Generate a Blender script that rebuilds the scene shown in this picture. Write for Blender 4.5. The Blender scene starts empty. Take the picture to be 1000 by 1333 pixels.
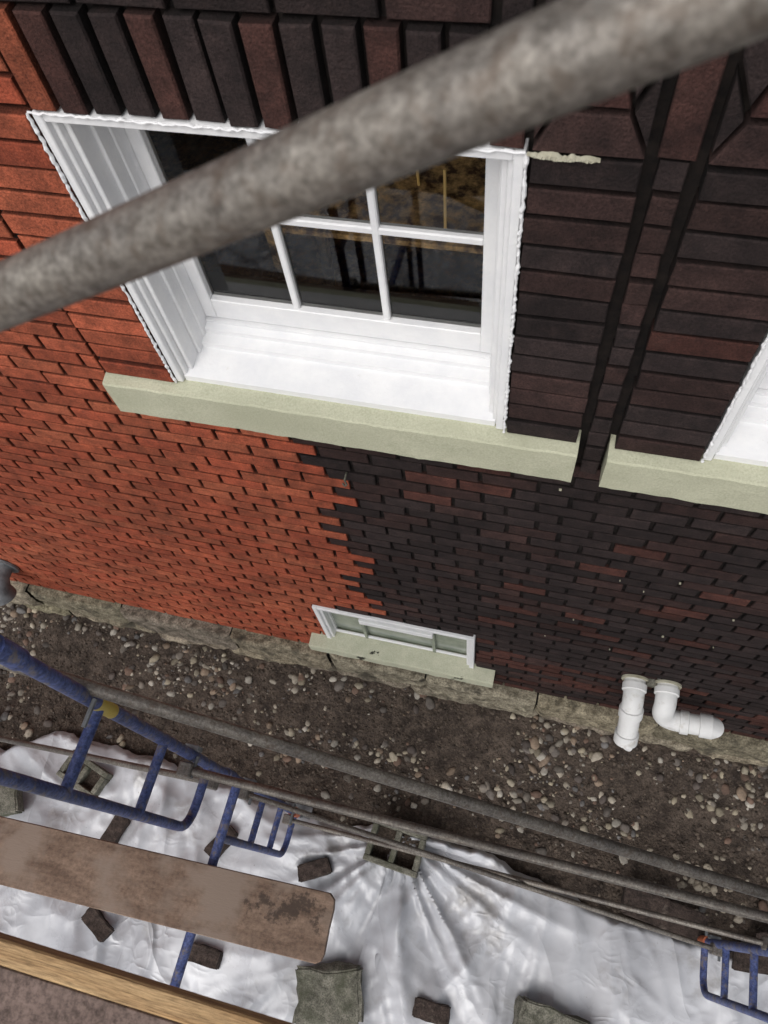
import bpy, math, random
from mathutils import Vector, Matrix, noise
random.seed(7)
R=random.random
U=random.uniform
scene=bpy.context.scene
col=scene.collection
# ---------------------------------------------------------------- helpers
def empty(name):
    o=bpy.data.objects.new(name,None); col.objects.link(o); return o
def mk(name,verts,faces,mat,parent=None,colors=None,smooth=False,midx=None):
    me=bpy.data.meshes.new(name)
    me.from_pydata(verts,[],faces); 
    mats=mat if isinstance(mat,(list,tuple)) else [mat]
    for m in mats: me.materials.append(m)
    if midx: me.polygons.foreach_set('material_index',midx)
    if smooth: me.polygons.foreach_set('use_smooth',[True]*len(faces))
    if colors:
        a=me.color_attributes.new('Col','FLOAT_COLOR','POINT')
        flat=[]
        for c in colors: flat+= [c[0],c[1],c[2],1.0]
        a.data.foreach_set('color',flat)
    me.update()
    o=bpy.data.objects.new(name,me); col.objects.link(o)
    if parent: o.parent=parent
    return o
class Geo:
    def __init__(s): s.v=[];s.f=[];s.c=[]
    def add(s,vs,fs,c=(1,1,1)):
        n=len(s.v); s.v+=vs; s.f+=[tuple(i+n for i in f) for f in fs]
        s.c+= c if isinstance(c,list) else [c]*len(vs)
    def box(s,x0,x1,y0,y1,z0,z1,c=(1,1,1),b=0.0,rot=None,piv=None):
        if b>0:
            vs=[];
            X=(x0,x1);Y=(y0,y1);Z=(z0,z1)
            idx={}
            for i in (0,1):
                for j in (0,1):
                    for k in (0,1):
                        sx=1 if i==0 else -1; sy=1 if j==0 else -1; sz=1 if k==0 else -1
                        idx[(i,j,k,0)]=len(vs); vs.append((X[i],Y[j]+sy*b,Z[k]+sz*b))
                        idx[(i,j,k,1)]=len(vs); vs.append((X[i]+sx*b,Y[j],Z[k]+sz*b))
                        idx[(i,j,k,2)]=len(vs); vs.append((X[i]+sx*b,Y[j]+sy*b,Z[k]))
            g=lambda i,j,k,a: idx[(i,j,k,a)]
            fs=[]
            for i in (0,1):
                q=[g(i,0,0,0),g(i,1,0,0),g(i,1,1,0),g(i,0,1,0)]; fs.append(q if i else q[::-1])
            for j in (0,1):
                q=[g(0,j,0,1),g(0,j,1,1),g(1,j,1,1),g(1,j,0,1)]; fs.append(q if j else q[::-1])
            for k in (0,1):
                q=[g(0,0,k,2),g(1,0,k,2),g(1,1,k,2),g(0,1,k,2)]; fs.append(q if k else q[::-1])
            for j in (0,1):
                for k in (0,1): fs.append([g(0,j,k,1),g(1,j,k,1),g(1,j,k,2),g(0,j,k,2)])
            for i in (0,1):
                for k in (0,1): fs.append([g(i,0,k,0),g(i,1,k,0),g(i,1,k,2),g(i,0,k,2)])
            for i in (0,1):
                for j in (0,1): fs.append([g(i,j,0,0),g(i,j,1,0),g(i,j,1,1),g(i,j,0,1)])
            for i in (0,1):
                for j in (0,1):
                    for k in (0,1): fs.append([g(i,j,k,0),g(i,j,k,1),g(i,j,k,2)])
        else:
            vs=[(x0,y0,z0),(x1,y0,z0),(x1,y1,z0),(x0,y1,z0),(x0,y0,z1),(x1,y0,z1),(x1,y1,z1),(x0,y1,z1)]
            fs=[(0,3,2,1),(4,5,6,7),(0,1,5,4),(1,2,6,5),(2,3,7,6),(3,0,4,7)]
        if rot is not None:
            p=Vector(piv) if piv is not None else Vector(((x0+x1)/2,(y0+y1)/2,(z0+z1)/2))
            vs=[tuple(rot@(Vector(v)-p)+p) for v in vs]
        s.add(vs,fs,c)
    def brick(s,x0,x1,z0,z1,yf,yb,c,b=0.003):
        j=lambda:U(-.0022,.0022)
        yf+=U(-.0025,.0025)
        o=[(x0+j(),yf+b,z0+j()),(x1+j(),yf+b,z0+j()),(x1+j(),yf+b,z1+j()),(x0+j(),yf+b,z1+j())]
        i=[(o[0][0]+b,yf+U(-.001,.001),o[0][2]+b),(o[1][0]-b,yf+U(-.001,.001),o[1][2]+b),(o[2][0]-b,yf+U(-.001,.001),o[2][2]-b),(o[3][0]+b,yf,o[3][2]-b)]
        m=[(p[0],yf+b+.004,p[2]) for p in o]
        k=[(p[0],yb,p[2]) for p in o]
        vs=i+o+m+k
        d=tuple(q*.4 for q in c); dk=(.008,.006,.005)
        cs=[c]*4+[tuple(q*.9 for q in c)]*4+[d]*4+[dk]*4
        fs=[(0,1,2,3)]
        for a in range(4):
            n=(a+1)%4
            fs.append((a,4+a,4+n,n)); fs.append((4+a,8+a,8+n,4+n)); fs.append((8+a,12+a,12+n,8+n))
        s.add(vs,fs,cs)
    def prism(s,poly,y0,y1,c):
        n=len(poly)
        cx=sum(p[0] for p in poly)/n; cz=sum(p[1] for p in poly)/n
        ins=[(p[0]+(cx-p[0])*.05,y0,p[1]+(cz-p[1])*.05) for p in poly]
        o=[(p[0],y0+.004,p[1]) for p in poly]; k=[(p[0],y1,p[1]) for p in poly]
        fs=[tuple(range(n))]
        for a in range(n):
            m=(a+1)%n
            fs.append((a,n+a,n+m,m)); fs.append((n+a,2*n+a,2*n+m,n+m))
        s.add(ins+o+k,fs,[c]*(2*n)+[(.008,.006,.005)]*n)
    def tube(s,pts,r,c=(1,1,1),n=14,cap=True):
        pts=[Vector(p) for p in pts]
        rr=r if isinstance(r,(list,tuple)) else [r]*len(pts)
        t0=(pts[1]-pts[0])
        if t0.length<1e-6: t0=pts[2]-pts[1]
        t0.normalize()
        up=Vector((0,0,1)) if abs(t0.z)<.9 else Vector((1,0,0))
        u=t0.cross(up).normalized()
        vs=[];fs=[]; t=t0
        for i,p in enumerate(pts):
            a=(pts[i]-pts[i-1]) if i>0 else Vector((0,0,0)); b=(pts[i+1]-pts[i]) if i<len(pts)-1 else Vector((0,0,0))
            q=(a.normalized() if a.length>1e-6 else Vector((0,0,0)))+(b.normalized() if b.length>1e-6 else Vector((0,0,0)))
            if q.length>1e-6: t=q.normalized()
            u=(u-t*u.dot(t)).normalized(); w=t.cross(u)
            for k in range(n):
                th=2*math.pi*k/n
                vs.append(tuple(p+(u*math.cos(th)+w*math.sin(th))*rr[i]))
        for i in range(len(pts)-1):
            for a in range(n):
                b=(a+1)%n
                fs.append((i*n+a,i*n+b,(i+1)*n+b,(i+1)*n+a))
        if cap:
            fs.append(tuple(range(n))[::-1]); fs.append(tuple((len(pts)-1)*n+a for a in range(n)))
        s.add(vs,fs,c)
    def make(s,name,mat,parent=None,smooth=False,colors=True):
        return mk(name,s.v,s.f,mat,parent,s.c if colors else None,smooth)
def autosmooth(o,ang=40):
    me=o.data
    me.polygons.foreach_set('use_smooth',[True]*len(me.polygons))
    try: me.set_sharp_from_angle(angle=math.radians(ang))
    except Exception: pass

# ---------------------------------------------------------------- materials
def newmat(name):
    m=bpy.data.materials.new(name); m.use_nodes=True
    nt=m.node_tree; b=nt.nodes['Principled BSDF']
    return m,nt,b
def N(nt,t,**k):
    n=nt.nodes.new(t)
    for a,v in k.items(): setattr(n,a,v)
    return n
def ramp(nt,src,p0,p1,c0=(0,0,0),c1=(1,1,1)):
    r=N(nt,'ShaderNodeValToRGB'); r.color_ramp.elements[0].position=p0; r.color_ramp.elements[1].position=p1
    r.color_ramp.elements[0].color=(*c0,1); r.color_ramp.elements[1].color=(*c1,1)
    nt.links.new(src,r.inputs['Fac']); return r.outputs[0]
def mixc(nt,fac,a,b,mode='MIX'):
    mx=N(nt,'ShaderNodeMix',data_type='RGBA',blend_type=mode)
    for s,v in ((0,fac),(6,a),(7,b)):
        if isinstance(v,(int,float)): mx.inputs[s].default_value=v
        elif isinstance(v,tuple): mx.inputs[s].default_value=(*v,1)
        else: nt.links.new(v,mx.inputs[s])
    return mx.outputs[2]
def ntex(nt,vec,scale,detail=6,rough=.6,dist=0):
    n=N(nt,'ShaderNodeTexNoise'); n.inputs['Scale'].default_value=scale; n.inputs['Detail'].default_value=detail; n.inputs['Roughness'].default_value=rough; n.inputs['Distortion'].default_value=dist
    nt.links.new(vec,n.inputs['Vector']); return n.outputs['Fac']
def mat_noise(name,c1,c2,scale=8,rough=.8,bump=.2,bscale=60,metal=0,stretch=(1,1,1),attr=False,contrast=(.35,.65),spec=.3,c3=None,s3=3,t3=(.6,.7),bdist=.004,fine=0,finec=(.45,1.1),mot=0,haze=None):
    m,nt,b=newmat(name)
    tc=N(nt,'ShaderNodeTexCoord'); mp=N(nt,'ShaderNodeMapping'); mp.inputs['Scale'].default_value=stretch
    nt.links.new(tc.outputs['Object'],mp.inputs['Vector']); V=mp.outputs[0]
    out=ramp(nt,ntex(nt,V,scale,8,.65),contrast[0],contrast[1],c1,c2)
    if attr:
        at=N(nt,'ShaderNodeAttribute',attribute_name='Col'); out=mixc(nt,1,out,at.outputs['Color'],'MULTIPLY')
    if haze: out=mixc(nt,ramp(nt,ntex(nt,V,11,8,.75),.55,.75,(0,0,0),(.35,.35,.35)),out,haze)
    if mot: out=mixc(nt,1,out,ramp(nt,ntex(nt,V,mot,5,.6),.35,.65,(.72,.72,.74),(1.15,1.15,1.13)),'MULTIPLY')
    if fine:
        a_,b_=finec
        out=mixc(nt,1,out,ramp(nt,ntex(nt,V,fine,4,.7),.35,.6,(a_,a_,a_),(b_,b_,b_)),'MULTIPLY')
    if c3: out=mixc(nt,ramp(nt,ntex(nt,V,s3),t3[0],t3[1]),out,c3)
    nt.links.new(out,b.inputs['Base Color'])
    b.inputs['Roughness'].default_value=rough; b.inputs['Metallic'].default_value=metal; b.inputs['Specular IOR Level'].default_value=spec
    if bump>0:
        bp=N(nt,'ShaderNodeBump'); bp.inputs['Strength'].default_value=bump; bp.inputs['Distance'].default_value=bdist
        nt.links.new(ntex(nt,V,bscale),bp.inputs['Height']); nt.links.new(bp.outputs[0],b.inputs['Normal'])
    return m
M_brick=mat_noise('brick',(.55,.55,.55),(1.35,1.25,1.2),scale=18,rough=.85,bump=.9,bscale=150,attr=True,contrast=(.3,.7),spec=.22,fine=170,finec=(.6,1.15),bdist=.005,mot=2.5,haze=(.085,.052,.045))
M_mortar=mat_noise('dark_mortar',(.005,.004,.004),(.018,.013,.011),scale=30,rough=.95)
M_white=mat_noise('white_paint',(.72,.725,.74),(.80,.80,.80),scale=9,rough=.4,bump=.4,bscale=50,spec=.4,c3=(.55,.54,.5),s3=16,t3=(.68,.82))
M_sage=mat_noise('sage_paint',(.42,.425,.31),(.50,.50,.375),scale=10,rough=.75,bump=.6,bscale=90,c3=(.35,.355,.25),s3=5,t3=(.52,.8),fine=160,finec=(.85,1.05))
M_sage2=mat_noise('peeling_sage_paint',(.42,.43,.32),(.51,.51,.39),scale=10,rough=.75,bump=.6,bscale=90,c3=(.04,.04,.03),s3=7,t3=(.63,.65),fine=160,finec=(.85,1.05))
M_stone=mat_noise('foundation_stone',(.11,.095,.07),(.40,.36,.28),scale=14,rough=.95,bump=1,bscale=35,bdist=.015,attr=True,c3=(.06,.053,.04),s3=6,t3=(.56,.68),fine=80)
M_dirt=mat_noise('dirt',(.036,.027,.022),(.125,.096,.076),scale=9,rough=.97,bump=1,bscale=70,bdist=.012,fine=60)
M_gravel=mat_noise('gravel',(.75,.75,.75),(1.2,1.2,1.2),scale=40,rough=.85,bump=.4,attr=True)
M_tube=mat_noise('galvanised_steel',(.12,.105,.09),(.29,.265,.235),scale=110,rough=.5,bump=.5,bscale=170,metal=.4,spec=.5,c3=(.10,.072,.053),s3=50,t3=(.52,.75),bdist=.001,fine=260,finec=(.7,1.1),mot=9)
M_blue=mat_noise('blue_paint',(.04,.06,.18),(.12,.155,.34),scale=22,rough=.5,bump=.4,c3=(.17,.15,.15),s3=26,t3=(.53,.65),fine=90)
M_deck=mat_noise('deck_plywood',(.14,.10,.085),(.24,.175,.15),scale=12,rough=.85,bump=.5,c3=(.085,.06,.05),s3=6,t3=(.5,.7),fine=90)
M_lumber=mat_noise('lumber',(.34,.20,.09),(.52,.35,.18),scale=5,stretch=(.5,10,10),rough=.7,bump=.3,c3=(.20,.12,.065),s3=4,t3=(.55,.7),fine=40)
M_conc=mat_noise('concrete',(.10,.098,.078),(.26,.25,.205),scale=20,rough=.95,bump=1,bscale=70,c3=(.07,.075,.05),s3=6,t3=(.5,.7),fine=120)
M_dbrick=mat_noise('old_brick',(.028,.021,.018),(.085,.062,.053),scale=25,rough=.95,bump=1,bscale=60,c3=(.16,.13,.11),s3=12,t3=(.6,.75),fine=120)
M_pvc=mat_noise('pvc',(.70,.70,.69),(.80,.80,.79),scale=6,rough=.4,bump=.1,c3=(.46,.43,.38),s3=14,t3=(.58,.8))
M_black=mat_noise('black',(.008,.008,.008),(.015,.015,.015),rough=.7,bump=0)
M_dark=mat_noise('pane_dark',(.02,.014,.01),(.05,.035,.025),rough=.5,bump=0)  # near-black for the added box behind the lower panes
M_zinc=mat_noise('grey_metal',(.10,.105,.11),(.24,.25,.26),scale=12,rough=.5,metal=.4)
M_orange=mat_noise('orange_plastic',(.42,.12,.06),(.5,.17,.09),rough=.6)
M_yellow=mat_noise('yellow_label',(.5,.36,.05),(.55,.45,.15),rough=.6)
M_wall_in=mat_noise('interior_plaster',(.25,.16,.09),(.45,.30,.17),scale=5,rough=.9)
M_floor_in=mat_noise('reflection_brown',(.07,.03,.01),(.80,.50,.20),scale=16,rough=.7,bump=.2,contrast=(.42,.62),fine=50,finec=(.6,1.1))  # bright brown-gold pattern, stands in for reflections in the panes
M_gold=mat_noise('reflection_yellow',(.75,.48,.15),(.85,.6,.25),rough=.4)  # yellow of reflected lines, put into the colour of the rods
M_roof=mat_noise('unseen_roof',(.05,.05,.05),(.09,.09,.09),rough=.9)
M_putty=mat_noise('putty',(.30,.28,.2),(.5,.48,.38),rough=.9,bump=1,bscale=60)
# weathered plank with a dark worn patch
m,nt,b=newmat('weathered_plywood'); M_ply=m
tc=N(nt,'ShaderNodeTexCoord'); mp=N(nt,'ShaderNodeMapping'); mp.inputs['Scale'].default_value=(.8,3.5,1); nt.links.new(tc.outputs['Object'],mp.inputs[0])
o=ramp(nt,ntex(nt,mp.outputs[0],5,8,.7),.35,.65,(.14,.088,.06),(.29,.20,.145))
o=mixc(nt,1,o,ramp(nt,ntex(nt,tc.outputs['Object'],60,5,.7),.35,.6,(.65,.65,.65),(1.05,1.05,1.05)),'MULTIPLY')
o=mixc(nt,ramp(nt,ntex(nt,tc.outputs['Object'],2.2,5,.6),.50,.60),o,(.25,.19,.15))
mp2=N(nt,'ShaderNodeMapping'); mp2.inputs['Location'].default_value=(.78*3.2,-.03*9,0); mp2.inputs['Scale'].default_value=(3.2,9,1); nt.links.new(tc.outputs['Object'],mp2.inputs[0])
ln=N(nt,'ShaderNodeVectorMath',operation='LENGTH'); nt.links.new(mp2.outputs[0],ln.inputs[0])
ma=N(nt,'ShaderNodeMath',operation='MULTIPLY_ADD'); nt.links.new(ntex(nt,tc.outputs['Object'],13,7,.72),ma.inputs[0]); ma.inputs[1].default_value=3.2; nt.links.new(ln.outputs['Value'],ma.inputs[2])
th=N(nt,'ShaderNodeMapRange'); th.inputs[1].default_value=1.85; th.inputs[2].default_value=2.15; th.inputs[3].default_value=.88; th.inputs[4].default_value=0; nt.links.new(ma.outputs[0],th.inputs[0])
o=mixc(nt,th.outputs[0],o,(.05,.033,.024))
nt.links.new(o,b.inputs['Base Color']); b.inputs['Roughness'].default_value=.8
bp=N(nt,'ShaderNodeBump'); bp.inputs['Strength'].default_value=.4; bp.inputs['Distance'].default_value=.003; nt.links.new(ntex(nt,mp.outputs[0],40),bp.inputs['Height']); nt.links.new(bp.outputs[0],b.inputs['Normal'])
# glass
m,nt,b=newmat('window_glass'); nt.nodes.remove(b)
tr=N(nt,'ShaderNodeBsdfTransparent'); tr.inputs[0].default_value=(.9,.9,.88,1)
gl=N(nt,'ShaderNodeBsdfGlossy'); gl.inputs['Roughness'].default_value=.02
fr=N(nt,'ShaderNodeFresnel'); fr.inputs[0].default_value=1.5
mx=N(nt,'ShaderNodeMixShader'); nt.links.new(fr.outputs[0],mx.inputs[0]); nt.links.new(tr.outputs[0],mx.inputs[1]); nt.links.new(gl.outputs[0],mx.inputs[2])
nt.links.new(mx.outputs[0],nt.nodes['Material Output'].inputs[0]); M_glass=m
M_frost=mat_noise('frosted_glass',(.16,.19,.15),(.30,.33,.27),scale=5,rough=.15,bump=0,spec=.6)
# plastic
m,nt,b=newmat('plastic_film'); M_plastic=m
tc=N(nt,'ShaderNodeTexCoord'); V=tc.outputs['Object']
o=ramp(nt,ntex(nt,V,1.6,5),.35,.65,(.38,.39,.42),(.58,.59,.62))
o=mixc(nt,ramp(nt,ntex(nt,V,2.6,8,.65),.55,.74),o,(.27,.255,.24))
o=mixc(nt,ramp(nt,ntex(nt,V,40,5,.7),.68,.74),o,(.18,.15,.13))
nt.links.new(o,b.inputs['Base Color']); b.inputs['Specular IOR Level'].default_value=.65
rr=N(nt,'ShaderNodeMapRange'); rr.inputs[3].default_value=.16; rr.inputs[4].default_value=.45; nt.links.new(ntex(nt,V,4),rr.inputs[0]); nt.links.new(rr.outputs[0],b.inputs['Roughness'])
mask=ramp(nt,ntex(nt,V,1.3,2),.42,.62,(.12,.12,.12),(1,1,1))
hs=[]
for sc,wt,di,st in ((1.5,1.8,.8,(1,.45,1)),(3.6,.7,1.0,(1,.6,1)),(9,.22,.8,(.7,1,1))):
    mp=N(nt,'ShaderNodeMapping'); mp.inputs['Scale'].default_value=st; mp.inputs['Rotation'].default_value=(0,0,sc*.35); nt.links.new(V,mp.inputs[0])
    f=ntex(nt,mp.outputs[0],sc,1,.5,di)
    s1=N(nt,'ShaderNodeMath',operation='SUBTRACT'); nt.links.new(f,s1.inputs[0]); s1.inputs[1].default_value=.5
    s2=N(nt,'ShaderNodeMath',operation='ABSOLUTE'); nt.links.new(s1.outputs[0],s2.inputs[0])
    s3=N(nt,'ShaderNodeMath',operation='MULTIPLY'); nt.links.new(s2.outputs[0],s3.inputs[0]); s3.inputs[1].default_value=-wt; hs.append(s3.outputs[0])
mk_=N(nt,'ShaderNodeMath',operation='MULTIPLY'); nt.links.new(hs[2],mk_.inputs[0]); nt.links.new(mask,mk_.inputs[1])
mk2=N(nt,'ShaderNodeMath',operation='MULTIPLY'); nt.links.new(hs[1],mk2.inputs[0]); nt.links.new(mask,mk2.inputs[1])
ad=N(nt,'ShaderNodeMath',operation='ADD'); nt.links.new(hs[0],ad.inputs[0]); nt.links.new(mk2.outputs[0],ad.inputs[1])
ad2=N(nt,'ShaderNodeMath',operation='ADD'); nt.links.new(ad.outputs[0],ad2.inputs[0]); nt.links.new(mk_.outputs[0],ad2.inputs[1])
bp=N(nt,'ShaderNodeBump'); bp.inputs['Strength'].default_value=.8; bp.inputs['Distance'].default_value=.10
nt.links.new(ad2.outputs[0],bp.inputs['Height']); nt.links.new(bp.outputs[0],b.inputs['Normal'])

# ---------------------------------------------------------------- house
house=empty('brick_house')
def redcol():
    k=U(.80,1.13); g=U(.9,1.12); return (.37*k,.098*k*g,.052*k*g)
def darkcol(z,x,pr=None):
    cl=noise.noise(Vector((x*1.1,z*1.6,5)))
    if pr is None:
        pr=.02+.2*max(0,cl)
        if z<1.25: pr=.40+.4*cl
        if z>3.6: pr=.06
    r=R()
    if r<pr: 
        k=U(.6,1.1); return (.085*k,.036*k,.029*k)
    if r<pr+.3:
        k=U(.7,1.2); return (.046*k,.027*k,.025*k)
    k=U(.7,1.3); return (.030*k,.022*k,.022*k)
def bcol(x,z):
    bx=-.82+.03*math.sin(z*9)
    if z<1.45: bx=-1.1 if z>.8 else -.9
    if z>3.6: bx=-1.2
    return redcol() if x<bx else darkcol(z,x)
W=Geo()
CH=.075; BL=.205
YB=.05
def fill(x0,x1,z0,z1,yf=0.0,ch=CH,holes=()):
    n=int(round((z1-z0)/ch)); ch=(z1-z0)/n
    for k in range(n):
        a=z0+k*ch; b_=a+ch; zc=(a+b_)/2
        iv=[(x0,x1)]
        for (hx0,hx1,hz0,hz1) in holes:
            if hz0-.01<zc<hz1+.01:
                new=[]
                for (p,q) in iv:
                    if hx1<=p or hx0>=q: new.append((p,q)); continue
                    if hx0>p: new.append((p,hx0))
                    if hx1<q: new.append((hx1,q))
                iv=new
        off=(k%2)*BL/2+ (0.01*((k*7)%3))
        for (p,q) in iv:
            i=math.floor((p-off)/BL)
            while True:
                s=i*BL+off; e=s+BL; i+=1
                if s>=q: break
                s2=max(s,p); e2=min(e,q)
                if e2-s2<.03: continue
                g=U(.006,.0095)
                W.brick(s2+g,e2-g,a+.0065,b_-.0075,yf,YB,bcol((s2+e2)/2,zc))
XL,XR=-6.5,4.6
B1=(-1.18,-.2,.80,1.40)
BS=(-1.29,-.065,.69,.80)
Wn=[(-1.245,-.134),(.46,1.571)]
Zs0,Zs1,Zh=3.425,3.605,4.607
fill(XL,XR,.5,Zs0,holes=[B1,BS])
fill(XL,-1.545,Zs0,6.4); fill(1.875,XR,Zs0,6.4)
fill(-1.545,-1.514,Zs0,Zs1)
def stack(x0,x1,z0,z1,n,yf):
    ch=(z1-z0)/n
    for k in range(n):
        a=z0+k*ch
        W.brick(x0+.004+U(0,.004),x1-.004-U(0,.004),a+.006,a+ch-.006,yf+U(-.004,.004),YB,bcol((x0+x1)/2,a))
stack(-1.514,-1.249,Zs1,Zh,13,-.03)
stack(-.13,.097,Zs1,Zh,13,-.03)
stack(.2,.456,Zs1,Zh,13,-.03)
stack(1.575,1.84,Zs1,Zh,13,-.03)
stack(.116,.182,Zs0,Zh,15,-.018)
def soldiers(x0,x1):
    n=int(round((x1-x0)/.077)); w=(x1-x0)/n
    for k in range(n):
        a=x0+k*w
        c=bcol(a+.04,Zh+.1)
        if a>-1.2:
            c=darkcol(1,0,0)
            if k%3==1: c=(.06,.029,.025)
        W.brick(a+.008,a+w-.008,Zh+.004,Zh+.222,-.022+U(-.004,.004),YB,c,b=.004)
soldiers(-1.245,-.134); soldiers(.46,1.571)
fill(-1.545,-1.249,Zh,Zh+.225,yf=-.012); fill(1.575,1.875,Zh,Zh+.225,yf=-.012)
def dia(x0,x1):
    z0=Zh+.006; xm=(x0+x1)/2; g=.007; D=lambda:darkcol(1,0,.0)
    W.prism([(x0+g,z0),(x1-g,z0),(x1-.05,z0+.085),(x0+.05,z0+.085)],-.028,YB,D())
    W.prism([(x0+g,z0+.02),(x0+.042,z0+.09),(x0+g,z0+.17)],-.022,YB,D())
    W.prism([(x1-g,z0+.02),(x1-g,z0+.17),(x1-.042,z0+.09)],-.022,YB,D())
    W.prism([(x0+.05,z0+.1),(x1-.05,z0+.1),(xm,z0+.30)],-.028,YB,(.06,.028,.025))
    W.prism([(x0+g,z0+.20),(x0+.045,z0+.115),(xm-.012,z0+.31),(xm-.012,z0+.42),(x0+g,z0+.42)],-.022,YB,D())
    W.prism([(x1-g,z0+.20),(x1-g,z0+.42),(xm+.012,z0+.42),(xm+.012,z0+.31),(x1-.045,z0+.115)],-.022,YB,D())
dia(-.13,.097); dia(.2,.456)
for k in range(2):
    W.brick(.114,.184,Zh+.005+k*.225,Zh+.222+k*.225,-.02,YB,(.05,.025,.022))
fill(-1.545,-.134,Zh+.225,6.4,yf=-.008); fill(.46,1.875,Zh+.225,6.4,yf=-.008)
fill(-.134,.46,Zh+.47,6.4,yf=-.008)
W.make('brick_courses',M_brick,house)
G=Geo()
def back(x0,x1,z0,z1,y=.018): G.box(x0,x1,y,.28,z0,z1)
back(XL,XR,.3,.80); back(XL,-1.18,.80,1.40); back(-.2,XR,.80,1.40); back(XL,XR,1.40,3.52)
back(XL,-1.245,3.52,Zh); back(-.134,.46,3.52,Zh); back(1.571,XR,3.52,Zh); back(XL,XR,Zh,6.4)
G.make('wall_core',M_mortar,house)
G=Geo(); 
G.box(XL,XL+.25,.28,7,.0,6.4); G.box(XR-.25,XR,.28,7,.0,6.4); G.box(XL+.25,XR-.25,6.75,7,.0,6.4)
G.make('unseen_side_walls',M_mortar,house)  # unseen sides of the house, added for the occlusion they cast
G=Geo()
G.add([(XL-.3,-.02,6.4),(XR+.3,-.02,6.4),(XR+.3,7.3,6.4),(XL-.3,7.3,6.4),(XL-.3,3.6,8.6),(XR+.3,3.6,8.6)],[(0,1,5,4),(2,3,4,5),(1,2,5),(3,0,4),(0,3,2,1)])
G.make('unseen_roof',M_roof,house)  # unseen top of the house, added for the occlusion it casts
# foundation stones
F=Geo(); x=XL; random.seed(3)
def stone(x0,x1,z0,z1,yf):
    nx=max(3,int((x1-x0)/.02)); nz=max(3,int((z1-z0)/.02)); ny=5
    cc=U(.75,1.15); c=(cc,cc*U(.93,1),cc*U(.85,.97))
    o=U(0,50)
    def P(x,y,z):
        v=Vector((x*3+o,y*3,z*3)); 
        n=noise.noise(v)*.025+noise.noise(v*3.5)*.018+abs(noise.noise(v*8))*.012
        ex=min(x-x0,x1-x,z1-z+.02,.04)/.04
        return (x,y-n*1.0-ex*.024,z+(noise.noise(v*2+Vector((9,9,9)))*.015+noise.noise(v*7)*.008)*(1 if z>z0+.02 else 0))
    vs=[];fs=[]
    prof=[(yf,z0+(z1-z0)*k/nz) for k in range(nz+1)]+[(yf+.11*k/ny,z1) for k in range(1,ny+1)]
    for i in range(nx+1):
        xx=x0+(x1-x0)*i/nx
        for (yy,zz) in prof: vs.append(P(xx,yy,zz))
    m_=len(prof)
    for i in range(nx):
        for k in range(m_-1):
            fs.append((i*m_+k,(i+1)*m_+k,(i+1)*m_+k+1,i*m_+k+1))
    F.add(vs,fs,c)
while x<XR:
    L=U(.35,.95); x1=min(x+L,XR)
    stone(x+.006,x1-.006,.22,.5,-.048+U(-.012,.012)); x=x1
x=XL
while x<XR:
    L=U(.4,1.0); x1=min(x+L,XR)
    stone(x+.004,x1-.004,-.05,.21,-.05+U(-.015,.012)); x=x1
F.make('foundation',M_stone,house,smooth=True)
G=Geo(); G.box(XL,XR,-.02,.27,-.1,.48); G.make('foundation_core',M_mortar,house)
# sills
def sill(x0,x1,z0,z1,yf,yb,name,rise=.02,mat=None):
    G=Geo(); n=int((x1-x0)/.02); vs=[];fs=[]
    prof=[(yb,z0),(yf+.003,z0),(yf,z0+.004),(yf,z0+(z1-z0)*.35),(yf,z0+(z1-z0)*.7),(yf,z1-.006),(yf+.005,z1),(yf+.03,z1+.005),(yb,z1+rise)]
    m_=len(prof)
    for i in range(n+1):
        xx=x0+(x1-x0)*i/n
        for j,(y,z) in enumerate(prof):
            q=noise.noise(Vector((xx*9,y*9,z*9)))*.003+noise.noise(Vector((xx*35,y*35,z*35)))*.0016
            vs.append((xx,y+q,z+q))
    for i in range(n):
        for k in range(m_-1): fs.append((i*m_+k,i*m_+k+1,(i+1)*m_+k+1,(i+1)*m_+k)[::-1])
    fs.append(tuple(range(m_))); fs.append(tuple(n*m_+k for k in range(m_))[::-1])
    G.add(vs,fs); o=G.make(name,mat or M_sage,house); return o
sill(-1.514,.10,3.43,3.598,-.07,.06,'window_sill'); sill(.189,1.84,3.43,3.598,-.07,.06,'window_sill_b')
sill(-1.29,-.065,.70,.80,-.085,.10,'basement_window_sill',rise=.03,mat=M_sage2)
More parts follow.
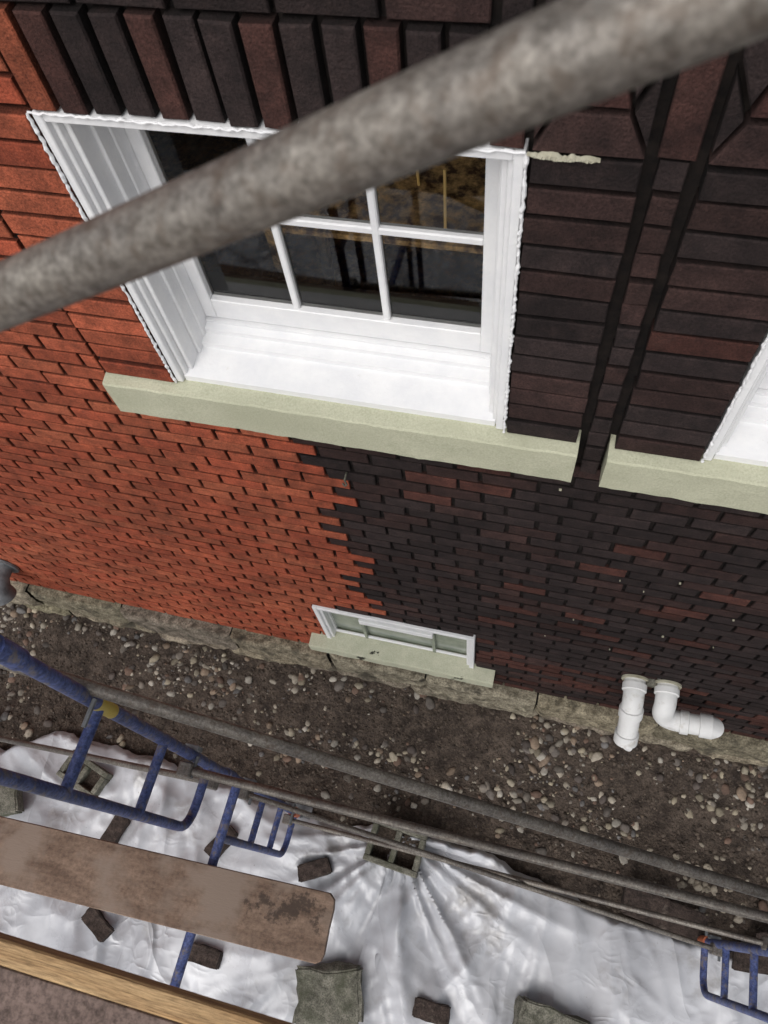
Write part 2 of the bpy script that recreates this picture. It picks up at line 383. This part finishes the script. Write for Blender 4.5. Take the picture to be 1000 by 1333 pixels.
# windows
def ring(G,x0,x1,z0,z1,w,y0,y1,bottom=True,b=.003):
    G.box(x0,x0+w,y0,y1,z0,z1,b=b); G.box(x1-w,x1,y0,y1,z0,z1,b=b)
    G.box(x0+w,x1-w,y0+.001,y1,z1-w,z1,b=b)
    if bottom: G.box(x0+w,x1-w,y0+.001,y1,z0,z0+w,b=b)
def window(x0,x1,tag):
    G=Geo(); z0,z1=3.61,Zh
    ring(G,x0+.001,x1-.001,z0,z1-.001,.024,-.024,.05,False)
    ring(G,x0+.024,x1-.024,z0,z1-.024,.014,-.006,.08,False)
    ring(G,x0+.038,x1-.038,z0,z1-.038,.016,.014,.16,False)
    ring(G,x0+.001,x1-.001,z0,z1-.001,.043,.085,.24,False)
    ring(G,x0+.053,x1-.053,z0,z1-.053,.013,.075,.2,False)
    ring(G,x0+.053,x1-.053,z0,z1-.053,.018,.125,.2,False)
    def wedge(ya,za,yb,zb,zz=3.5):
        vs=[(x0+.03,ya,zz),(x1-.03,ya,zz),(x1-.03,yb,zz),(x0+.03,yb,zz),(x0+.03,ya,za),(x1-.03,ya,za),(x1-.03,yb,zb),(x0+.03,yb,zb)]
        G.add(vs,[(0,3,2,1),(4,5,6,7),(0,1,5,4),(1,2,6,5),(2,3,7,6),(3,0,4,7)])
    wedge(-.012,3.632,.10,3.655); wedge(.10,3.675,.14,3.682); wedge(.14,3.70,.165,3.705); wedge(.165,3.715,.24,3.72)
    a,b_=x0+.070,x1-.070; zb,zt=3.722,z1-.07
    G.box(a,a+.042,.175,.215,zb,zt,b=.003); G.box(b_-.042,b_,.175,.215,zb,zt,b=.003)
    G.box(a+.042,b_-.042,.176,.215,zb,zb+.085,b=.003); G.box(a+.042,b_-.042,.176,.215,zt-.045,zt,b=.003)
    gx0,gx1,gz0,gz1=a+.042,b_-.042,zb+.085,zt-.045
    for k in (1,2):
        xx=gx0+(gx1-gx0)*k/3; G.box(xx-.011,xx+.011,.182,.212,gz0,gz1,b=.004)
    zz=(gz0+gz1)/2+.01; G.box(gx0,gx1,.184,.214,zz-.012,zz+.012,b=.004)
    G.make('window_frame'+tag,M_white,house,colors=False)
    G=Geo()
    for xx in (x0-.002,x1+.002):
        pts=[(xx+U(-.002,.002),-.030+U(-.002,.002),z0+(z1-z0)*k/110) for k in range(111)]
        G.tube(pts,[U(.0025,.006) for _ in pts],n=7)
    pts=[(x0+(x1-x0)*k/110,-.03+U(-.002,.002),z1+.002+U(-.002,.002)) for k in range(111)]
    G.tube(pts,[U(.002,.005) for _ in pts],n=7)
    G.make('caulk'+tag,M_white,house,colors=False,smooth=False)
    G=Geo(); G.add([(gx0,.2,gz0),(gx1,.2,gz0),(gx1,.2,gz1),(gx0,.2,gz1)],[(0,1,2,3)]); G.make('window_pane'+tag,M_glass,house,colors=False)
window(*Wn[0],'_a'); window(*Wn[1],'_b')
# room behind
G=Geo()
def quad(G,a,b,c,d): G.add([a,b,c,d],[(0,1,2,3)])
rx0,rx1,ry0,ry1,rz0,rz1=-2.6,2.9,.285,2.6,2.95,5.4
quad(G,(rx0,ry1,rz0),(rx1,ry1,rz0),(rx1,ry1,rz1),(rx0,ry1,rz1)); quad(G,(rx0,ry0,rz0),(rx0,ry1,rz0),(rx0,ry1,rz1),(rx0,ry0,rz1)); quad(G,(rx1,ry0,rz0),(rx1,ry1,rz0),(rx1,ry1,rz1),(rx1,ry0,rz1)); quad(G,(rx0,ry0,rz1),(rx1,ry0,rz1),(rx1,ry1,rz1),(rx0,ry1,rz1))
G.make('room_walls',M_wall_in,house,colors=False)
G=Geo(); quad(G,(rx0,ry0,rz0),(rx1,ry0,rz0),(rx1,ry1,rz0),(rx0,ry1,rz0)); G.make('room_floor',M_floor_in,house,colors=False)
G=Geo(); G.box(-1.3,-.05,.30,.40,2.96,3.70,b=.01); G.box(.4,1.6,.30,.40,2.96,3.70,b=.01); G.make('added_dark_box',M_dark,house,colors=False)  # invented boxes, added to make the lower panes look dark
G=Geo(); G.box(-1.18,-.12,.44,1.0,3.86,3.88,b=.006)
for (xx,yy) in ((-1.05,.55),(-.25,.55),(-1.05,.95),(-.25,.95)): G.box(xx-.02,xx+.02,yy-.02,yy+.02,2.96,3.86,b=.004)
G.make('reflection_table',M_floor_in,house,colors=False)  # invented table near the glass, added as warm stand-in for pane reflections
G=Geo()
for (xx,yy,zz,l) in [(-.98,.50,3.88,.2),(-.66,.55,3.88,.25),(-.42,.50,3.88,.22),(-.27,.58,3.88,.2),(-.8,.6,3.88,.3),(-.55,.7,3.88,.25)]:
    G.tube([(xx,yy,zz),(xx+U(-.03,.03),yy+.02,zz+l)],.005)
G.make('reflection_rods',M_gold,house,colors=False)  # invented rods, stand in for yellow lines reflected in the panes
# basement window
G=Geo(); x0,x1,z0,z1=-1.18,-.2,.805,1.398
ring(G,x0+.001,x1-.001,z0,z1,.03,-.015,.04,False)
ring(G,x0+.03,x1-.03,z0,z1,.02,.0,.04,False)
ring(G,x0+.001,x1-.001,z0,z1,.055,.042,.2,False)
G.box(-.92,-.46,.012,.046,1.17,1.225,b=.003)
G.box(x0+.05,x1-.05,.035,.05,.83,.855,b=.003)
G.make('basement_window_frame',M_white,house,colors=False)
G=Geo(); G.box(x0+.054,x1-.054,.062,.068,z0+.02,z1-.055)
G.box(-.925,-.905,.03,.06,.83,1.17,b=.003); G.box(-.475,-.455,.03,.06,.83,1.17,b=.003)
G.make('basement_window_pane',M_frost,house,colors=False)
# putty smear + hook
def smear(name,xa,xb,zc,yf,wd,mat):
    G=Geo(); n=60; vs=[];fs=[]
    for k in range(n+1):
        t=k/n; xx=xa+(xb-xa)*t; w=wd*(.25+1.1*abs(noise.noise(Vector((xx*60,2,zc)))*1.6))*min(1,6*t,6*(1-t)+.05)
        zz=zc+.008*noise.noise(Vector((xx*25,7,0)))
        vs+=[(xx,yf+.010,zz-w),(xx,yf-.003*R(),zz-w*.5),(xx,yf-.003*R(),zz+w*.5),(xx,yf+.010,zz+w)]
    for k in range(n):
        for j in range(3): fs.append((k*4+j,(k+1)*4+j,(k+1)*4+j+1,k*4+j+1))
    G.add(vs,fs); G.make(name,mat,house,colors=False)
smear('putty_smear',-.132,.01,Zh+.0,-.036,.007,M_putty)
G=Geo(); hx,hz=-.72,3.12
G.tube([(hx,.0,hz),(hx,-.035,hz),(hx+.01,-.045,hz-.015),(hx,-.042,hz-.035),(hx-.012,-.035,hz-.03)],.004,n=8); G.make('wall_hook',M_conc,house,smooth=True,colors=False)
G=Geo()
for _ in range(12):
    xx,zz=U(-.6,1.6),U(1.3,3.3); s=U(.002,.005); G.box(xx-s,xx+s,-.006,.002,zz-s,zz+s*U(.5,1.5),b=.001)
G.make('mortar_specks',M_putty,house,colors=False)

# ---------------------------------------------------------------- pvc pipes
def arc(p0,p1,p2,n=8):
    p0,p1,p2=Vector(p0),Vector(p1),Vector(p2)
    return [p0*(1-t)**2+p1*2*t*(1-t)+p2*t*t for t in [k/n for k in range(n+1)]]
def pipe_obj(segs,rad,collars,e,d):
    G=Geo(); G.tube(segs,rad,n=28,cap=False)
    e,d=Vector(e),Vector(d).normalized()
    for (a,b_) in collars:
        a,b_=Vector(a),Vector(b_); t=(b_-a).normalized()*.004
        G.tube([a,a+t,b_-t,b_],[rad*.98,rad*1.15,rad*1.15,rad*.98],n=28,cap=False)
    G.tube([e-d*.07,e-d*.066,e-d*.002,e,e-d*.005,e-d*.06],[rad*.9,rad*1.16,rad*1.16,rad*1.05,rad*.98,rad*.95],n=28,cap=False)
    p=empty('pvc_drain_pipe'); o=G.make('pipe',M_pvc,p,colors=False); autosmooth(o)
    G=Geo(); G.tube([e-d*.05,e-d*.049],rad*.94,n=24); G.make('bore_shade',M_black,p,colors=False)  # black disc in the pipe mouth, painted shade of the hollow
    G=Geo(); w=Vector(segs[0]); G.tube([(w.x,.0,w.z),(w.x,-.012,w.z)],rad*1.3,n=24); G.make('flange',M_putty,p,colors=False)
r_=.058
s=[Vector((.715,.02,1.25)),Vector((.715,-.05,1.25))]+arc((.715,-.05,1.25),(.716,-.12,1.25),(.72,-.16,1.19))+[Vector((.735,-.30,1.0))]
d=(s[-1]-s[-2]).normalized()
pipe_obj(s,r_,[(s[1]-Vector((0,-.02,0)),s[1]-Vector((0,.025,0))),(s[-2]-d*.01,s[-2]+d*.05)],s[-1],d)
s=[Vector((.885,.02,1.27)),Vector((.885,-.045,1.27))]+arc((.885,-.045,1.27),(.885,-.12,1.27),(.888,-.13,1.21))+arc((.89,-.132,1.19),(.90,-.15,1.09),(1.0,-.15,1.10))+[Vector((1.17,-.15,1.13))]
pipe_obj(s,r_,[(s[1]-Vector((0,-.02,0)),s[1]-Vector((0,.02,0))),((1.0,-.15,1.10),(1.05,-.15,1.109))],s[-1],(1,0,.17))
G=Geo(); G.tube([(.80,.02,1.27),(.80,-.03,1.27)],.03,n=20); G.make('conduit_stub',M_conc,house,colors=False)
# exhaust vent on left
G=Geo(); G.tube([(-3.56,.0,.92),(-3.56,-.1,.92),(-3.55,-.17,.88),(-3.54,-.2,.8)],[.07,.075,.085,.095],n=20,cap=False); G.tube([(-3.56,-.005,.92),(-3.56,-.02,.92)],.11,n=20)
G.tube([(-3.54,-.19,.83),(-3.54,-.191,.825)],.085,n=20)
o=G.make('exhaust_vent',M_zinc,smooth=False,colors=False); autosmooth(o)

# ---------------------------------------------------------------- ground
def axis(a,b,d,far):
    L=[a+i*d for i in range(int((b-a)/d)+1)]
    s=d; lo=[];x=a
    while x>-far: s*=1.6; x-=s; lo.append(x)
    s=d;hi=[];x=L[-1]
    while x<far: s*=1.6; x+=s; hi.append(x)
    return lo[::-1]+L+hi
def gz(x,y):
    v=Vector((x,y,0))
    t=max(0,min(1,(y+.75)/.7)); berm=.15*t*t*(3-2*t)
    return berm+noise.noise(v*1.3)*.035+noise.noise(v*6)*.014+noise.noise(v*17)*.011+noise.noise(v*45)*.007
gx=axis(-5.2,3.6,.014,150); gy=axis(-1.7,.0,.014,150)
vs=[];fs=[]
for x in gx:
    for y in gy:
        z=gz(x,y) if (-6<x<4 and -2.2<y<.3) else -.02
        vs.append((x,y,z))
m_=len(gy)
for i in range(len(gx)-1):
    for j in range(m_-1): fs.append((i*m_+j,(i+1)*m_+j,(i+1)*m_+j+1,i*m_+j+1))
mk('ground',vs,fs,M_dirt,smooth=True)
# gravel
import bmesh
bm=bmesh.new(); bmesh.ops.create_icosphere(bm,subdivisions=2,radius=1); iv=[v.co.copy() for v in bm.verts]; if_=[tuple(v.index for v in f.verts) for f in bm.faces]; bm.free()
bm=bmesh.new(); bmesh.ops.create_icosphere(bm,subdivisions=1,radius=1); iv1=[v.co.copy() for v in bm.verts]; if1=[tuple(v.index for v in f.verts) for f in bm.faces]; bm.free()
pal=[(.32,.285,.235),(.22,.19,.16),(.42,.37,.30),(.15,.13,.115),(.28,.21,.155),(.19,.125,.095),(.48,.44,.38),(.17,.16,.155),(.11,.09,.08),(.36,.31,.23),(.40,.35,.27)]
G=Geo(); random.seed(11)
def peb(x,y,r,lo,c,z=None):
    V,FF=(iv1,if1) if lo else (iv,if_)
    rot=Matrix.Rotation(U(0,6.28),3,'Z')@Matrix.Rotation(U(-.5,.5),3,'X')
    sc=Vector((r*U(.8,1.4),r*U(.7,1.1),r*U(.45,.8))); o=Vector((U(0,99),U(0,99),0))
    z=gz(x,y)+sc.z*U(-.35,.4) if z is None else z
    vs=[]
    for v in V:
        q=v*(1+.38*noise.noise(v*1.3+o))
        p=rot@Vector((q.x*sc.x,q.y*sc.y,q.z*sc.z)); vs.append((p.x+x,p.y+y,p.z+z))
    G.add(vs,FF,c)
n=0
while n<2000:
    x=U(-5,3.4); y=-abs(random.gauss(0,.5))-.08
    if y<-1.35: continue
    d=noise.noise(Vector((x*1.4,y*2.2,3)))
    if R()>.40+d*1.7: continue
    r=.007+.027*R()**2.6
    c=random.choice(pal); k=U(.5,1.05); peb(x,y,r,False,tuple(q*k for q in c)); n+=1
for _ in range(60):
    k=U(.6,1); peb(1.45+random.gauss(0,.16),-.82+random.gauss(0,.08),U(.008,.026),False,tuple(q*k for q in (.38,.33,.26)))
G.make('gravel',M_gravel,smooth=True)
G=Geo()
for _ in range(10000):
    x=U(-5,3.4); y=U(-1.4,-.05); k=U(.5,1.4)
    peb(x,y,U(.003,.016),True,(.085*k,.066*k,.052*k))
G.make('soil_clods',M_gravel,smooth=False)

# ---------------------------------------------------------------- plastic sheet
edge=[(-6,-1.1),(-4.2,-1.15),(-3.5,-1.14),(-3.2,-.93),(-2.43,-.93),(-1.6,-1.02),(-.92,-1.07),(-.6,-1.0),(-.29,-.975),(.02,-1.0),(.4,-1.08),(.75,-1.17),(1.3,-1.2),(1.87,-1.22),(2.6,-1.15),(5,-1.2)]
def ye(x):
    for (a,b_),(c,d) in zip(edge,edge[1:]):
        if a<=x<=c: return b_+(d-b_)*(x-a)/(c-a)
    return -1.15
def rid(v,k=2.2): return max(0,1-abs(noise.noise(v))*k)
def tz(x,y):
    v=Vector((x,y,0)); w=Vector((noise.noise(v*.9+Vector((5,1,2))),noise.noise(v*.9+Vector((1,7,2))),0))*.6
    a=v+w
    h=.045*rid(Vector((a.x*2.0,a.y*.6,1)))**1.5+.045*rid(Vector((a.x*.7+a.y*1.0,a.y*1.4-a.x*.9,4)))**2
    h+=.02*rid(Vector((a.x*3.6+a.y*1.6,a.y*1.6-a.x*1.2,8)),2.6)**1.5+.008*rid(Vector((a.x*5-a.y*6,a.y*3+a.x*3,12)),2.6)**1.5
    dx,dy=x+.47,y+1.05; rr=math.hypot(dx,dy)
    if rr<1.6:
        th=math.atan2(dy,dx); f=(1-rr/1.6)
        h+=.09*f*rid(Vector((th*3.4,rr*.5,20)))**1.5+.03*f*rid(Vector((th*8,rr*.8,25)))
    return .035+h+noise.noise(v*.8)*.03
def tarp(name,x0,x1,yback,lift,edgef):
    nx=int((x1-x0)/.018); ny=170; vs=[];fs=[]
    for i in range(nx+1):
        x=x0+(x1-x0)*i/nx; ya=edgef(x)+.03*noise.noise(Vector((x*5,0,0)))+.016*noise.noise(Vector((x*17,0,0)))
        for j in range(ny+1):
            t=j/ny; y=ya+(yback-ya)*t**1.15
            z=tz(x,y)+lift
            if j<4: z=z*(.35+.65*j/4)+.01
            vs.append((x+.012*noise.noise(Vector((x*7,y*7,30)))+(.05*noise.noise(Vector((y*3,x,9))) if (i<3 or i>nx-3) else 0),y,z))
    for i in range(nx):
        for j in range(ny): fs.append((i*(ny+1)+j,i*(ny+1)+j+1,(i+1)*(ny+1)+j+1,(i+1)*(ny+1)+j))
    return mk(name,vs,fs,M_plastic,smooth=True)
tarp('plastic_sheet',-6,-.42,-4.6,0,ye)
tarp('plastic_sheet',-.55,5,-4.6,.018,ye)

# ---------------------------------------------------------------- blocks and bricks
def cblock(x,y,z,L,Wd,H,rz,tilt=0):
    G=Geo(); t=.038
    R3=Matrix.Rotation(rz,3,'Z')@Matrix.Rotation(tilt,3,'X'); pv=(x,y,z)
    def bx(a,b_,c,d): G.box(x+a,x+b_,y+c,y+d,z,z+H,b=.005,rot=R3,piv=pv)
    bx(-L/2,L/2,-Wd/2,-Wd/2+t); bx(-L/2,L/2,Wd/2-t,Wd/2)
    for q in (-L/2,-t/2,L/2-t): bx(q+.0005,q+t-.0005,-Wd/2+t,Wd/2-t)
    p=empty('concrete_block'); G.make('shell',M_conc,p,colors=False)
    G=Geo(); G.box(x-L/2+t,x+L/2-t,y-Wd/2+t,y+Wd/2-t,z+.002,z+H*.6,rot=R3,piv=pv); G.make('hollow_fill',M_dirt,p,colors=False)  # dark fill in the lower part of the hollows
cblock(-.50,-1.12,.03,.36,.27,.23,-.08)
cblock(-2.79,-1.17,.03,.34,.2,.14,-.3)
def rock(name,x,y,z,L,Wd,H,rz,mat,rough=.012,tilt=0):
    z=max(z,max(tz(x+a*L/2,y+b_*Wd/2) for a in (-1,-.5,0,.5,1) for b_ in (-1,0,1))-.015)
    bm=bmesh.new(); bmesh.ops.create_cube(bm,size=1)
    bmesh.ops.bevel(bm,geom=bm.edges[:],offset=.05,segments=2,affect='EDGES')
    bmesh.ops.subdivide_edges(bm,edges=bm.edges[:],cuts=4,use_grid_fill=True)
    M=Matrix.Translation((x,y,z+H/2))@Matrix.Rotation(rz,4,'Z')@Matrix.Rotation(tilt,4,'X')
    o=Vector((U(0,50),0,0))
    for v in bm.verts:
        p=Vector((v.co.x*L,v.co.y*Wd,v.co.z*H)); q=noise.noise(p*9+o)*rough+noise.noise(p*30+o)*rough*.4
        p+=p.normalized()*q*1.6; v.co=M@p
    me=bpy.data.meshes.new(name); bm.to_mesh(me); bm.free(); me.materials.append(mat)
    ob=bpy.data.objects.new(name,me); col.objects.link(ob); autosmooth(ob,50); return ob
for (x,y,rz) in [(-2.42,-1.47,1.3),(-1.67,-1.36,1.1),(-2.31,-2.02,-.5),(-1.55,-2.02,.0),(-.086,-1.95,.0),(1.72,-1.24,.1),(1.86,-1.10,.2),(-1.0,-1.37,.5)]:
    rock('loose_brick',x,y,.05,.215,.105,.07,rz,M_dbrick,.009,U(-.08,.08))
rock('stone_slab',-.71,-2.02,.05,.40,.29,.13,.25,M_conc,.028)
rock('stone_slab',.62,-1.86,.05,.42,.2,.13,-.1,M_conc,.02)
rock('stone_slab',-3.3,-1.47,.05,.28,.2,.12,.4,M_conc,.02)
rock('paving_stone',1.2,-1.10,.03,.5,.17,.07,-.12,M_dbrick,.008)

# ---------------------------------------------------------------- scaffold
def frame(xf,yl,yo,skew=0):
    p=empty('scaffold_frame'); r=.0235
    G=Geo()
    for (yy) in (yl,yo):
        G.tube([(xf,yy,.16),(xf,yy,5.15)],r)
        for zj in (1.88,3.9): G.tube([(xf,yy,zj-.06),(xf,yy,zj+.06)],r*1.28)
    for zb in (1.71,4.0):
        G.tube([(xf,yl,zb),(xf,yo,zb)],r)
    yr=yl-.27
    for (zt,zb) in ((1.71,.26),(4.0,2.2)):
        pts=[(xf,yr,zt),(xf,yr,zb+.12)]+[tuple(v) for v in arc((xf,yr,zb+.12),(xf,yr,zb),(xf,yr+.12,zb),6)][1:]+[(xf,yl,zb)]
        G.tube(pts,r*.85)
        z=zb+.42 if zt<2 else zb+.57
        while z<zt-.15:
            G.tube([(xf,yl,z),(xf,yr,z)],r*.8); z+=.46 if zt<2 else .58
        yq=yo+.27
        pts=[(xf,yq,zt),(xf,yq,zb+.12)]+[tuple(v) for v in arc((xf,yq,zb+.12),(xf,yq,zb),(xf,yq-.12,zb),6)][1:]+[(xf,yo,zb)]
        G.tube(pts,r*.85)
    o=G.make('tubes',M_blue,p,colors=False); autosmooth(o)
    G=Geo()
    for yy in (yl,yo):
        G.tube([(xf,yy,.05),(xf,yy,.30)],.016); G.box(xf-.07,xf+.07,yy-.07,yy+.07,.045,.055,b=.002)
        for zj in (2.45,3.45,1.5,.45):
            G.box(xf-.03,xf+.03,yy+.018,yy+.04,zj-.03,zj+.03,b=.003)
            G.tube([(xf+.03,yy-.0,zj),(xf+.03,yy-.085,zj)],.008,n=8)
    G.make('screw_jacks_and_pins',M_zinc,p,colors=False)
    G=Geo(); G.tube([(xf,yl,.22),(xf,yl,.34)],.034); o=G.make('collar',M_orange,p,colors=False); autosmooth(o)
    return p
f1=frame(-1.2,-1.07,-2.6)
G=Geo(); G.tube([(-1.2,-1.07,3.26),(-1.2,-1.07,3.38)],.0242,n=14); o=G.make('label',M_yellow,f1,colors=False); autosmooth(o)
frame(1.42,-1.2,-2.7)
frame(-3.75,-1.0,-2.55)
def brace(p0,p1,r=.021,name='scaffold_tube'):
    G=Geo(); a,b_=Vector(p0),Vector(p1); n=10
    G.tube([a+(b_-a)*k/n for k in range(n+1)],r,n=24)
    for e in (a,b_): G.box(e.x-.03,e.x+.03,e.y-.03,e.y+.03,e.z-.03,e.z+.03,b=.006)
    o=G.make(name,M_tube,colors=False); autosmooth(o); return o
brace((-3.75,-1.03,4.62),(1.42,-1.06,2.30),.021)
brace((-1.2,-1.13,2.45),(1.42,-1.14,2.56),.018)
brace((-3.75,-1.12,.55),(-1.2,-1.13,2.10),.016)
brace((-1.2,-1.11,1.55),(1.42,-1.23,.5),.014)
brace((-1.2,-1.13,.40),(1.42,-1.17,1.35),.014)
brace((-1.25,-1.077,4.827),(1.42,-.89,6.116),.0235)
# plank & platform
G=Geo()
pl=[(-3.95,-.143),(-.60,-.143),(-.578,-.13),(-.57,-.10),(-.572,.0),(-.569,.08),(-.575,.12),(-.60,.143),(-3.95,.143)]
n=len(pl); vs=[(a,b_,.0) for a,b_ in pl]+[(a,b_,.034) for a,b_ in pl]+[(a*.999-.002,b_*.975,.038) for a,b_ in pl]
fs=[tuple(range(n))[::-1],tuple(range(2*n,3*n))]
for k in range(n):
    q=(k+1)%n; fs.append((k,q,n+q,n+k)); fs.append((n+k,n+q,2*n+q,2*n+k))
G.add(vs,fs)
o=G.make('wooden_plank',M_ply,colors=False); o.location=(0,-1.565,1.735); o.rotation_euler=(0,0,.035)
pf=empty('scaffold_platform')
G=Geo(); G.box(-3.9,2.0,-2.62,-1.655,4.026,4.05,b=.002); G.make('deck',M_deck,pf,colors=False)
G=Geo(); G.box(-3.9,2.0,-1.653,-1.612,3.99,4.055,b=.004); G.make('edge_board',M_lumber,pf,colors=False)

# ---------------------------------------------------------------- camera
Z=Vector((-.0930,.4545,.8859)).normalized(); X=Vector((.9677,-.1706,.1861)); X=(X-Z*X.dot(Z)).normalized(); Y=Z.cross(X)
cam=bpy.data.cameras.new('camera'); co=bpy.data.objects.new('camera',cam); col.objects.link(co)
M=Matrix((X,Y,Z)).to_4x4(); M.translation=(0,-1.35,5.65); co.matrix_world=M
cam.sensor_fit='VERTICAL'; cam.sensor_height=36; cam.lens=27.0; cam.clip_start=.02; cam.clip_end=500
cam.dof.use_dof=True; cam.dof.focus_distance=3.2; cam.dof.aperture_fstop=6.5
scene.camera=co
# ---------------------------------------------------------------- light
w=bpy.data.worlds.new('World'); scene.world=w; w.use_nodes=True; nt=w.node_tree
S=Vector((-.2,-.9,1.1)).normalized(); el=math.asin(S.z)
sky=nt.nodes.new('ShaderNodeTexSky'); sky.sky_type='NISHITA'; sky.sun_disc=False; sky.sun_elevation=el; sky.sun_rotation=math.atan2(S.x,S.y); sky.dust_density=4
hs=nt.nodes.new('ShaderNodeHueSaturation'); hs.inputs['Saturation'].default_value=.25
bg=nt.nodes['Background']; bg.inputs[1].default_value=.15
nt.links.new(sky.outputs[0],hs.inputs['Color']); nt.links.new(hs.outputs[0],bg.inputs[0])
L=bpy.data.lights.new('sun','SUN'); L.energy=1.15; L.angle=math.radians(60); L.color=(1,.97,.94)
lo=bpy.data.objects.new('sun',L); col.objects.link(lo); lo.rotation_euler=(-S).to_track_quat('-Z','Y').to_euler()
scene.view_settings.view_transform='Standard'; scene.view_settings.look='None'; scene.view_settings.exposure=0
